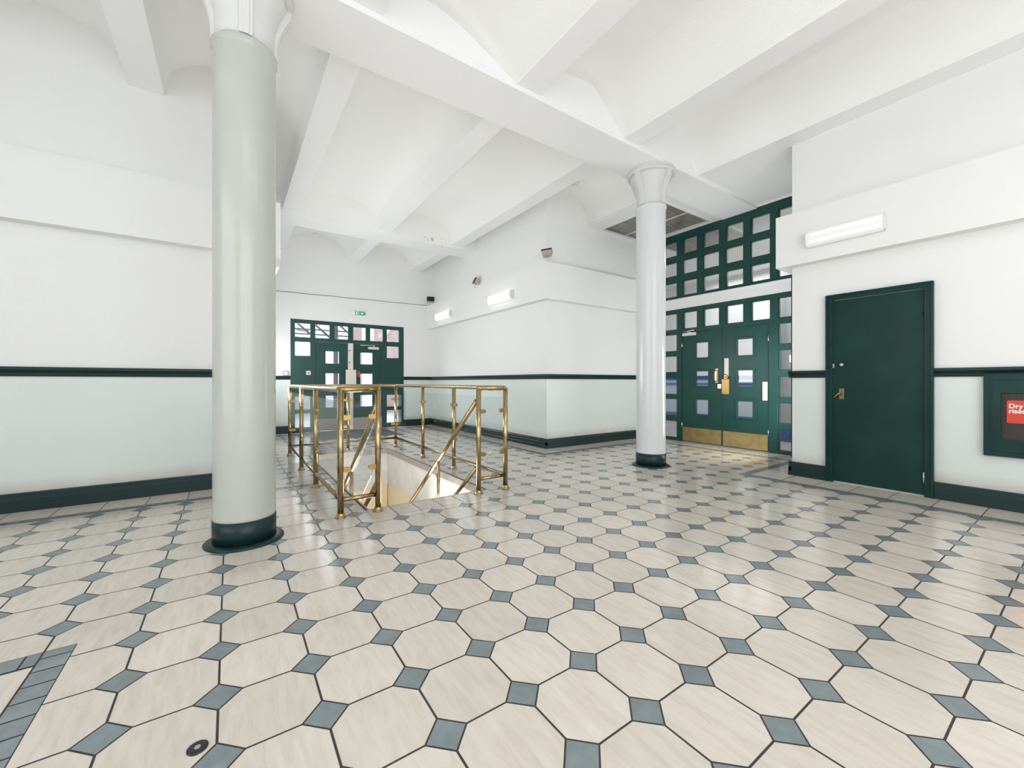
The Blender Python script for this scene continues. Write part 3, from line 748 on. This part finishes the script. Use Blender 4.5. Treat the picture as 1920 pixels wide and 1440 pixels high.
mbk = MB().lathe([(0.047, 0.0), (0.047, 0.015), (0.03, 0.022)], n=24); mbk.xform(Matrix.Translation((XE+0.012, 3.80, 1.235)) @ Matrix.Rotation(-PI/2, 4, 'Y'))
bpy.data.objects.remove([o for o in bpy.data.objects if o.name.startswith('lever_handle')][0])
mbk.tube([(XE+0.01, 3.82, 1.235), (XE-0.03, 3.82, 1.235), (XE-0.042, 3.80, 1.235), (XE-0.042, 3.74, 1.23)], 0.012, 12)
build('lever_handle', mbk, M['brass'], parent=lfR, weld=False)
pl = tag(build('paper_strip', MB().box(XE+0.008, XE+0.0165, 3.122, 3.195, 0.845, 1.15), M['paper']), None)
pl.name = 'push_strip'; pl.parent = lfR; pl['label'] = 'plain white strip stuck by the hinge side'
cl = build('door_closer', MB().box(XE-0.035, XE+0.018, 4.36, 4.62, 2.03, 2.085), M['cream_post'], parent=lfL, bevel=0.004)
build('closer_arm', MB().tube([(XE-0.01, 4.42, 2.09), (XE-0.05, 4.60, 2.115), (XE-0.02, 4.38, 2.125)], 0.008, 8), M['chrome'], parent=lfL)
# notice stuck on the side light
nt_ = tag(build('notice', MB().box(XE-0.004, XE+0.0, 2.62, 2.80, 1.46, 1.57), M['notice']), 'small cream notice with brown markings taped to the screen by the wall corner', 'notice')
mb = MB()
for k in range(4): mb.box(XE-0.0046, XE-0.0038, 2.66+k*0.035, 2.682+k*0.035, 1.49+(k % 2)*0.02, 1.53)
build('printed_mark', mb, M['beige'], parent=nt_, weld=False)

# hall beyond the screen
XH = 11.6
mb = MB()
mb.box(XE+0.15, XH, -1.5, 9.5, -0.10, -0.004)
struct('floor_hall', mb, M['hallfloor'], 'dull beige floor of the hall beyond the glazed screen', 'floor')
mb = MB()
for (a, b, c, d) in ((XH, XH+0.2, -1.5, 9.5), (XE+0.15, XH, -1.7, -1.5), (XE+0.15, XH, 9.5, 9.7)):
    mb.box(a, b, c, d, 0, 1.30, 1); mb.box(a, b, c, d, 1.30, 4.10, 0)
struct('wall_hall', mb, [M['white'], M['paleblue']], 'white and pale blue wall seen through the glazed screen', 'wall', weld=False)
mb = MB().box(XE+0.151, XH+0.2, -1.7, 9.7, 4.10, 4.2)
struct('ceiling_hall', mb, M['white'], 'white ceiling of the hall beyond the screen', 'ceiling')
mb = MB()
for z0, z1 in ((1.22, 1.33), (1.06, 1.12)): mb.box(XH-0.03, XH+0.001, -1.5, 9.5, z0, z1)
struct('trim_10', mb, M['blue'], 'pair of blue rails along the wall of the hall beyond', 'dado rail', weld=False)
mb = MB().box(XH-0.03, XH+0.001, -1.5, 9.5, 0, 0.2)
struct('baseboard_hall', mb, M['blue'], 'blue skirting in the hall beyond the screen', 'skirting board')
rh = build('ceiling_panel_hall', MB().box(7.45, 8.9, 4.00, 5.42, 4.07, 4.10), M['lath'])
tag(rh, 'dark ceiling panel of the hall glimpsed through the top panes of the lattice', 'ceiling panel', kind='structure')
build('frame', MB().box(7.38, 7.45, 3.93, 5.49, 4.05, 4.10).box(8.9, 8.97, 3.93, 5.49, 4.05, 4.10).box(7.45, 8.9, 3.93, 4.0, 4.05, 4.10).box(7.45, 8.9, 5.42, 5.49, 4.05, 4.10), M['capwhite'], parent=rh, weld=False)
hc = empty('hall_column', (9.0, 3.50, 0)); tag(hc, 'white round column with blue foot seen through the side panes', 'column')
build('shaft', MB().lathe([(0.16, 0.30), (0.16, 4.10)], n=40), M['capwhite'], parent=hc, fixn=False)
build('foot_band', MB().lathe([(0.165, 0.0), (0.165, 0.30)], n=40), M['blue'], parent=hc, fixn=False)

# ------------------------------------------------------------------ far street doors
d1 = empty('door_1'); tag(d1, 'dark green glazed street doors in the far wall', 'door', kind='structure')
tx = [(1.206, 1.543), (1.625, 1.956), (2.04, 2.372), (2.469, 2.79), (2.875, 3.21), (3.29, 3.628)]
top = [c+(2.165, 2.495) for c in tx]
sl = [(1.206, 1.543, 1.74, 2.075), (1.206, 1.543, 0.51, 0.83), (1.206, 1.543, 0.10, 0.44)]
sr = [(3.29, 3.62, 1.75, 2.07), (3.29, 3.62, 0.51, 0.83), (3.29, 3.62, 0.10, 0.44)]
opn = (1.63, 3.19, 0.0, 2.085)
build('frame', holed((1.126, 3.735, 0, 2.57), top+sl+sr+[opn], YB-0.01, YB+0.08, 'y'), M['green_screen'], parent=d1, bevel=0.004)
build('glazing_bead', holed((1.136, 3.725, 0.01, 2.56), [shrink(h, 0.012) for h in top+sl+sr]+[(1.6, 3.22, 0, 2.1)], YB+0.012, YB+0.06, 'y'), M['green_screen'], parent=d1)
mbg = MB()
for h in top+sl+sr: mbg.box(h[0], h[1], YB+0.03, YB+0.036, h[2], h[3])
build('glass', mbg, M['glass'], parent=d1, weld=False)
for (a, b, wx, hy) in ((1.635, 2.352, (1.86, 2.153), 1.64), (2.466, 3.185, (2.646, 2.941), 3.18)):
    wins = [wx+r for r in ((0.547, 0.825), (1.07, 1.35), (1.587, 1.87))]
    lf = build('door_leaf', holed((a, b, 0.006, 2.08), wins, YB+0.01, YB+0.055, 'y'), M['green_screen'], parent=d1, bevel=0.003)
    mb = MB()
    for h in wins: mb.box(h[0], h[1], YB+0.03, YB+0.036, h[2], h[3])
    build('glass', mb, M['glass'], parent=lf, weld=False)
    build('kick_plate', MB().box(a+0.012, b-0.012, YB+0.004, YB+0.011, 0.02, 0.28), M['trimmetal'], parent=lf)
mu = build('centre_post', MB().box(2.352, 2.466, YB-0.05, YB+0.05, 0, 2.08), M['cream_post'], parent=d1, bevel=0.006)
mu['label'] = 'cream steel post between the leaves'
build('lock_case', MB().box(2.29, 2.53, YB-0.075, YB-0.045, 1.02, 1.44), M['cream_post'], parent=mu, bevel=0.004)
for z in (1.9, 1.62): build('hinge_pin', MB().tube([(2.33, YB-0.055, z), (2.40, YB-0.055, z)], 0.012, 10), M['grey'], parent=mu)
build('door_closer', MB().box(2.82, 3.08, YB-0.06, YB-0.005, 1.955, 2.015), M['cream_post'], parent=d1, bevel=0.004)
build('closer_arm', MB().tube([(2.95, YB-0.035, 2.02), (2.98, YB-0.035, 2.05), (2.64, YB-0.03, 2.045)], 0.008, 8), M['chrome'], parent=d1)
build('red_notice', MB().box(2.575, 2.64, YB+0.004, YB+0.011, 1.27, 1.40), M['red'], parent=d1)
b_ = empty('door_button', (1.487, YB-0.012, 1.355)); tag(b_, 'small cream push button box on the green panel left of the street doors', 'push button')
build('plate', MB().box(-0.046, 0.046, -0.03, 0.0, -0.046, 0.046), M['cream_post'], parent=b_, bevel=0.004)
mb = MB().lathe([(0.018, 0), (0.018, 0.01), (0.012, 0.014)], n=20); mb.xform(Matrix.Translation((0, -0.028, 0)) @ Matrix.Rotation(PI/2, 4, 'X'))
build('button', mb, M['red'], parent=b_, fixn=False)
b_ = empty('wall_switch', (1.03, YB, 1.345)); tag(b_, 'small grey switch box on the far wall beside the street doors', 'switch')
build('case', MB().box(-0.05, 0.05, -0.04, 0.0, -0.055, 0.055), M['grey'], parent=b_, bevel=0.006)
build('face', MB().box(-0.034, 0.034, -0.046, -0.038, -0.045, 0.03), M['paper'], parent=b_, bevel=0.003)

# mat in front of the street doors
struct_m = tag(build('entrance_mat', MB().box(1.50, 3.12, 8.72, 10.25, 0.0, 0.008), M['mat_dark'], bevel=0.003), 'dark entrance mat on the tiles before the street doors', 'mat')

# exit sign
ex = empty('exit_sign', (2.57, YB, 2.822)); tag(ex, 'green and white exit sign with arrow above the street doors', 'exit sign')
build('housing', MB().box(-0.18, 0.18, -0.05, 0.0, -0.048, 0.048), M['lamp_body'], parent=ex, bevel=0.004)
build('face', MB().box(-0.065, 0.176, -0.0535, -0.049, -0.044, 0.044), M['exitgreen'], parent=ex)
w_ = build('white_face', MB().box(-0.176, -0.067, -0.0535, -0.049, -0.044, 0.044), M['signwhite'], parent=ex)
mb = MB()   # arrow
mb.prism([(0.095, 0.028), (0.135, 0.0), (0.095, -0.028), (0.095, -0.011), (0.070, -0.011), (0.070, 0.011), (0.095, 0.011)], 'y', -0.056, -0.053)
build('arrow', mb, M['signwhite'], parent=ex)
mb = MB()   # doorway with a running figure
f_ = holed((-0.045, 0.035, -0.036, 0.036), [(-0.012, 0.028, -0.036, 0.030)], -0.056, -0.053, 'y')
mb.v += f_.v; mb.f += f_.f; mb.m += f_.m; mb.sm += f_.sm
mb.prism([(0.0, 0.018), (0.012, 0.022), (0.018, 0.012), (0.008, 0.006)], 'y', -0.056, -0.053)
mb.prism([(0.004, 0.008), (0.014, 0.008), (0.010, -0.010), (0.022, -0.026), (0.014, -0.03), (0.002, -0.012), (-0.006, -0.026), (-0.011, -0.022), (-0.002, -0.006)], 'y', -0.056, -0.053)
build('figure', mb, M['signwhite'], parent=ex, weld=False)

# thin cable along the far wall
pts = [(XLE+0.14, YB-0.008, 3.15)] + [(x, YB-0.008, 3.155+(x-0.8)*0.013+0.006*math.sin(x*7)) for x in [0.8+i*0.3 for i in range(12)]] + [(XC-0.14, YB-0.008, 3.205)]
tag(build('wall_cable', MB().tube(pts, 0.006, 8), M['cable']), 'thin grey cable clipped across the far wall above the exit sign', 'cable')

# ------------------------------------------------------------------ plain green door on the right
d3 = empty('door_3'); tag(d3, 'plain dark green flush door in the right wall', 'door', kind='structure')
mb = MB()
y0, y1, zt = 0.958, 1.844, 2.15
for (a, b, c, d) in ((y0, y0+0.066, 0, zt), (y1-0.066, y1, 0, zt), (y0+0.066, y1-0.066, zt-0.062, zt)):
    mb.box(XR-0.032, XR+0.005, a, b, c, d)
e = 0.02
for (a, b, c, d) in ((y0, y0+e, 0, zt), (y1-e, y1, 0, zt), (y0+e, y1-e, zt-e, zt)):
    mb.box(XR-0.045, XR-0.03, a, b, c, d)
for (a, b, c, d) in ((y0+0.05, y0+0.066, 0, zt-0.05), (y1-0.066, y1-0.05, 0, zt-0.05), (y0+0.066, y1-0.066, zt-0.062, zt-0.05)):
    mb.box(XR-0.038, XR-0.03, a, b, c, d)
build('architrave', mb, M['green'], parent=d3, bevel=0.003, weld=False)
lf = build('door_leaf', MB().box(XR-0.012, XR+0.004, 1.028, 1.774, 0.015, 2.083), M['green'], parent=d3, bevel=0.002)
for z in (0.19, 1.86): build('hinge', MB().tube([(XR-0.02, 1.028, z-0.055), (XR-0.02, 1.028, z+0.055)], 0.010, 10), M['chrome'] if z < 1 else M['green'], parent=lf)
def xdisc(x, y, z, r, t):
    m = MB().lathe([(r, 0), (r, t*0.7), (r*0.8, t)], n=24); m.xform(Matrix.Translation((x, y, z)) @ Matrix.Rotation(-PI/2, 4, 'Y')); return m
build('rim_lock', xdisc(XR-0.012, 1.70, 1.345, 0.018, 0.008), M['chrome'], parent=lf)
build('latch_plate', MB().box(XR-0.022, XR-0.010, 1.765, 1.79, 1.31, 1.36), M['chrome'], parent=lf, bevel=0.002)
build('handle_plate', MB().box(XR-0.018, XR-0.011, 1.675, 1.722, 0.955, 1.075), M['brass'], parent=lf, bevel=0.002)
build('lever_handle', MB().tube([(XR-0.012, 1.70, 1.02), (XR-0.055, 1.70, 1.02), (XR-0.06, 1.715, 1.015), (XR-0.06, 1.76, 0.965)], 0.009, 10), M['brass'], parent=lf)

# ------------------------------------------------------------------ dry riser cabinet
cb = empty('dry_riser_cabinet', (XR, 0, 0)); tag(cb, 'dark green wall cabinet with red Dry riser sign at the right edge', 'cabinet')
A0, A1, Z0, Z1 = -0.13, 0.635, 0.478, 1.222
build('frame', holed((A0, A1, Z0, Z1), [(A0+0.065, A1-0.065, Z0+0.065, Z1-0.065)], -0.045, 0.0, 'x'), M['green'], parent=cb, bevel=0.004)
dr = build('cabinet_door', holed((A0+0.045, A1-0.045, Z0+0.045, Z1-0.055), [(-0.03, 0.531, 0.634, 1.05)], -0.052, -0.02, 'x'), M['green'], parent=cb, bevel=0.003)
mb = MB().box(-0.018, -0.010, -0.03, 0.531, 0.634, 1.05, 0)
for k in range(19):
    yy = -0.03+0.03*k; mb.box(-0.024, -0.018, yy, yy+0.007, 0.634, 1.05)
for k in range(15):
    zz = 0.634+0.029*k; mb.box(-0.026, -0.020, -0.03, 0.531, zz, zz+0.007)
build('mesh_panel', mb, M['mesh'], parent=dr, weld=False)
mb = MB()
mb.box(-0.054, -0.050, A1-0.052, A1-0.044, 0.55, 1.15)
for k in range(14): mb.box(-0.056, -0.052, A1-0.053, A1-0.043, 0.56+k*0.045, 0.585+k*0.045)
build('piano_hinge', mb, M['green'], parent=dr, weld=False)
# red sign: rounded plate with lettering
def rrect(u0, u1, v0, v1, r, n=5):
    out = []
    for (cx, cy, a0) in ((u1-r, v1-r, 0), (u0+r, v1-r, PI/2), (u0+r, v0+r, PI), (u1-r, v0+r, 1.5*PI)):
        for k in range(n+1):
            a = a0+PI/2*k/n; out.append((cx+r*math.cos(a), cy+r*math.sin(a)))
    return out
sg = build('sign', MB().prism(rrect(0.235, 0.498, 0.783, 0.985, 0.012), 'x', -0.036, -0.030), M['red'], parent=dr)
sg['label'] = 'red sign reading Dry riser'
cu = bpy.data.curves.new('sign_text', 'FONT'); cu.body = 'Dry\nriser'; cu.size = 0.056; cu.space_line = 0.79; cu.extrude = 0.0008; cu.offset = 0.0014; cu.space_character = 1.02
tmp = bpy.data.objects.new('tmp_text', cu); COL.objects.link(tmp)
bpy.context.view_layer.update()
me = bpy.data.meshes.new_from_object(tmp.evaluated_get(bpy.context.evaluated_depsgraph_get()))
bpy.data.objects.remove(tmp)
me.materials.clear(); me.materials.append(M['signwhite'])
top = [v.co for v in me.vertices if v.co.y > -0.0005]        # first line: widen it to the sign's letter widths
w0 = min(c.x for c in top); w1 = max(c.x for c in top); kx = 0.079/(w1-w0)
tx_ = bpy.data.objects.new('lettering', me); COL.objects.link(tx_); tx_.parent = sg
tx_.matrix_local = Matrix.Translation((-0.0372, 0.485+w0*kx, 0.917)) @ Matrix(((0, 0, -1, 0), (-kx, 0, 0, 0), (0, 1, 0, 0), (0, 0, 0, 1)))

# ------------------------------------------------------------------ bulkhead lamps
def make_lamp(length):
    r = empty('wall_lamp')
    # local: length along Y, sticks out along -X
    build('base_tray', MB().box(-0.022, 0, -length/2, length/2, -0.088, 0.088), M['lamp_body'], parent=r, bevel=0.008)
    prof = [(-0.022, -0.085), (-0.060, -0.083), (-0.078, -0.070), (-0.085, -0.045), (-0.085, 0.045), (-0.078, 0.070), (-0.060, 0.083), (-0.022, 0.085)]
    build('diffuser', MB().prism(prof, 'y', -length/2+0.004, length/2-0.004), M['lamp'], parent=r, bevel=0.006)
    for s in (-1, 1):
        build('end_cap', MB().prism([(a*1.03, b*1.02) for a, b in prof], 'y', s*(length/2-0.012), s*(length/2+0.004)), M['lamp_body'], parent=r, bevel=0.005)
    return r
lamp = make_lamp(0.70)
lamp.location = (XR-BO, 1.635, 2.808)
for c in kids(lamp):
    if c.name.startswith('diffuser'):
        for z in (-0.038, 0.038):
            build('tube', MB().tube([(-0.087, -0.33, z), (-0.087, 0.30, z)], 0.012, 10), M['tube'], parent=c)
tag(lamp, 'long lit white lamp on the ledge above the plain green door', 'wall lamp', 'lit strip lamps on the white ledges')
M_save = M['lamp']; M['lamp'] = M['lamp_hot']; lb = make_lamp(0.80); M['lamp'] = M_save
for (x, y, rz_, lab) in ((XC-BO, 6.68, 0, 'lit white lamp on the corridor ledge nearer the block corner'),
                         (XC-BO, 9.24, 0, 'lit white lamp on the corridor ledge nearest the far wall'),
                         (XLE+BO, 6.75, PI, 'lit white lamp just showing past the near column')):
    o = lb if lab.endswith('block corner') else copy_tree(lb)
    o.location = (x, y, 2.785); o.rotation_euler = (0, 0, rz_)
    tag(o, lab, 'wall lamp', 'lit strip lamps on the white ledges')

# ------------------------------------------------------------------ small floodlights on the ledge
def make_flood():
    r = empty('floodlight')
    mb = MB().tube([(-0.035, 0, 0.006), (-0.02, 0, 0.016), (0.02, 0, 0.016), (0.035, 0, 0.006)], 0.005, 8)
    build('foot', mb, M['beige'], parent=r)
    build('stem', MB().tube([(0, 0, 0.016), (0, 0, 0.11)], 0.007, 10), M['chrome'], parent=r)
    hd = build('lamp_housing', MB().prism([(-0.075, -0.045), (0.075, -0.045), (0.088, 0.02), (-0.088, 0.02)], 'y', -0.06, 0.06), M['beige'], parent=r, bevel=0.004)
    hd.location = (0, 0, 0.155)
    gl = build('glass_front', MB().box(-0.092, 0.092, -0.064, 0.064, 0.02, 0.045), M['black'], parent=hd, bevel=0.003)
    return r, hd
fl, hd = make_flood()
specs = [((XC-0.055, 5.385, ZB1), (0.30, 0.12, 2.35), 'black and beige floodlight on the ledge at the block corner'),
         ((XC-0.09, 7.77, ZB1), (1.15, 0.1, -1.9), 'black and beige floodlight midway along the corridor ledge'),
         ((XC-0.09, 10.20, ZB1), (1.2, 0.05, -0.45), 'black and beige floodlight in the corridor corner by the far wall')]
for i, (loc, rot, lab) in enumerate(specs):
    o = fl if i == 0 else copy_tree(fl)
    o.location = loc
    for c in kids(o):
        if c.name.startswith('lamp_housing'): c.rotation_euler = rot
    tag(o, lab, 'floodlight', 'floodlights on the corridor ledge')

# ------------------------------------------------------------------ small metal cap in the floor
fp = empty('floor_cap', (-0.083, 1.614, 0)); tag(fp, 'small round dark metal cap let into a tile near the camera', 'floor cap')
build('ring', MB().lathe([(0.028, 0.0), (0.028, 0.003), (0.020, 0.004)], n=28), M['black'], parent=fp, fixn=False)
build('screw', MB().lathe([(0.009, 0.004), (0.008, 0.0055)], n=16), M['grey'], parent=fp, fixn=False)

# ------------------------------------------------------------------ outside the street doors
struct('floor_street', MB().box(-8, 14, YB+0.2, 40, -0.12, -0.02), M['asphalt'], 'grey paving outside the street doors', 'pavement')
bd = empty('brick_building', (0, 16, 0)); tag(bd, 'pinkish brown brick building beyond the right side of the street doors', 'building')
build('wall', MB().box(4.45, 13.0, 0, 3, -0.02, 7), M['brick'], parent=bd)
build('corner_pier', MB().box(4.25, 4.55, -0.15, 0.4, -0.02, 7), M['capwhite'], parent=bd)
lt = build('wall_light', MB().lathe([(0.05, 0), (0.12, 0.12), (0.10, 0.22), (0.02, 0.26)], n=20), M['lamp'], parent=bd, fixn=False); lt.location = (5.02, -0.2, 3.0)
cn = empty('station_canopy', (0, 20, 0)); tag(cn, 'dark steel roof trusses seen through the top panes of the street doors', 'canopy')
for k, z in enumerate((2.95, 3.12, 3.35, 3.62)):
    build('girder', MB().tube([(0.5, k*0.4, z), (6.6, k*0.4, z)], 0.035, 8), M['steel'], parent=cn)
for x in (2.3, 3.0, 4.1, 4.9):
    build('brace', MB().tube([(x, 0.2, 3.9), (x+0.9, 0.2, 3.1)], 0.05, 8), M['steel'], parent=cn)
for x in (0.9, 4.05, 6.4):
    build('pier', MB().box(x-0.09, x+0.09, 0.1, 0.3, -0.02, 4.2), M['steel'], parent=cn)
arc = [(2.65+0.55*math.cos(a), 0.0, 3.95+0.55*math.sin(a)) for a in [PI+PI*i/16 for i in range(17)]]
build('arched_tie', MB().tube(arc, 0.03, 8), M['steel'], parent=cn)
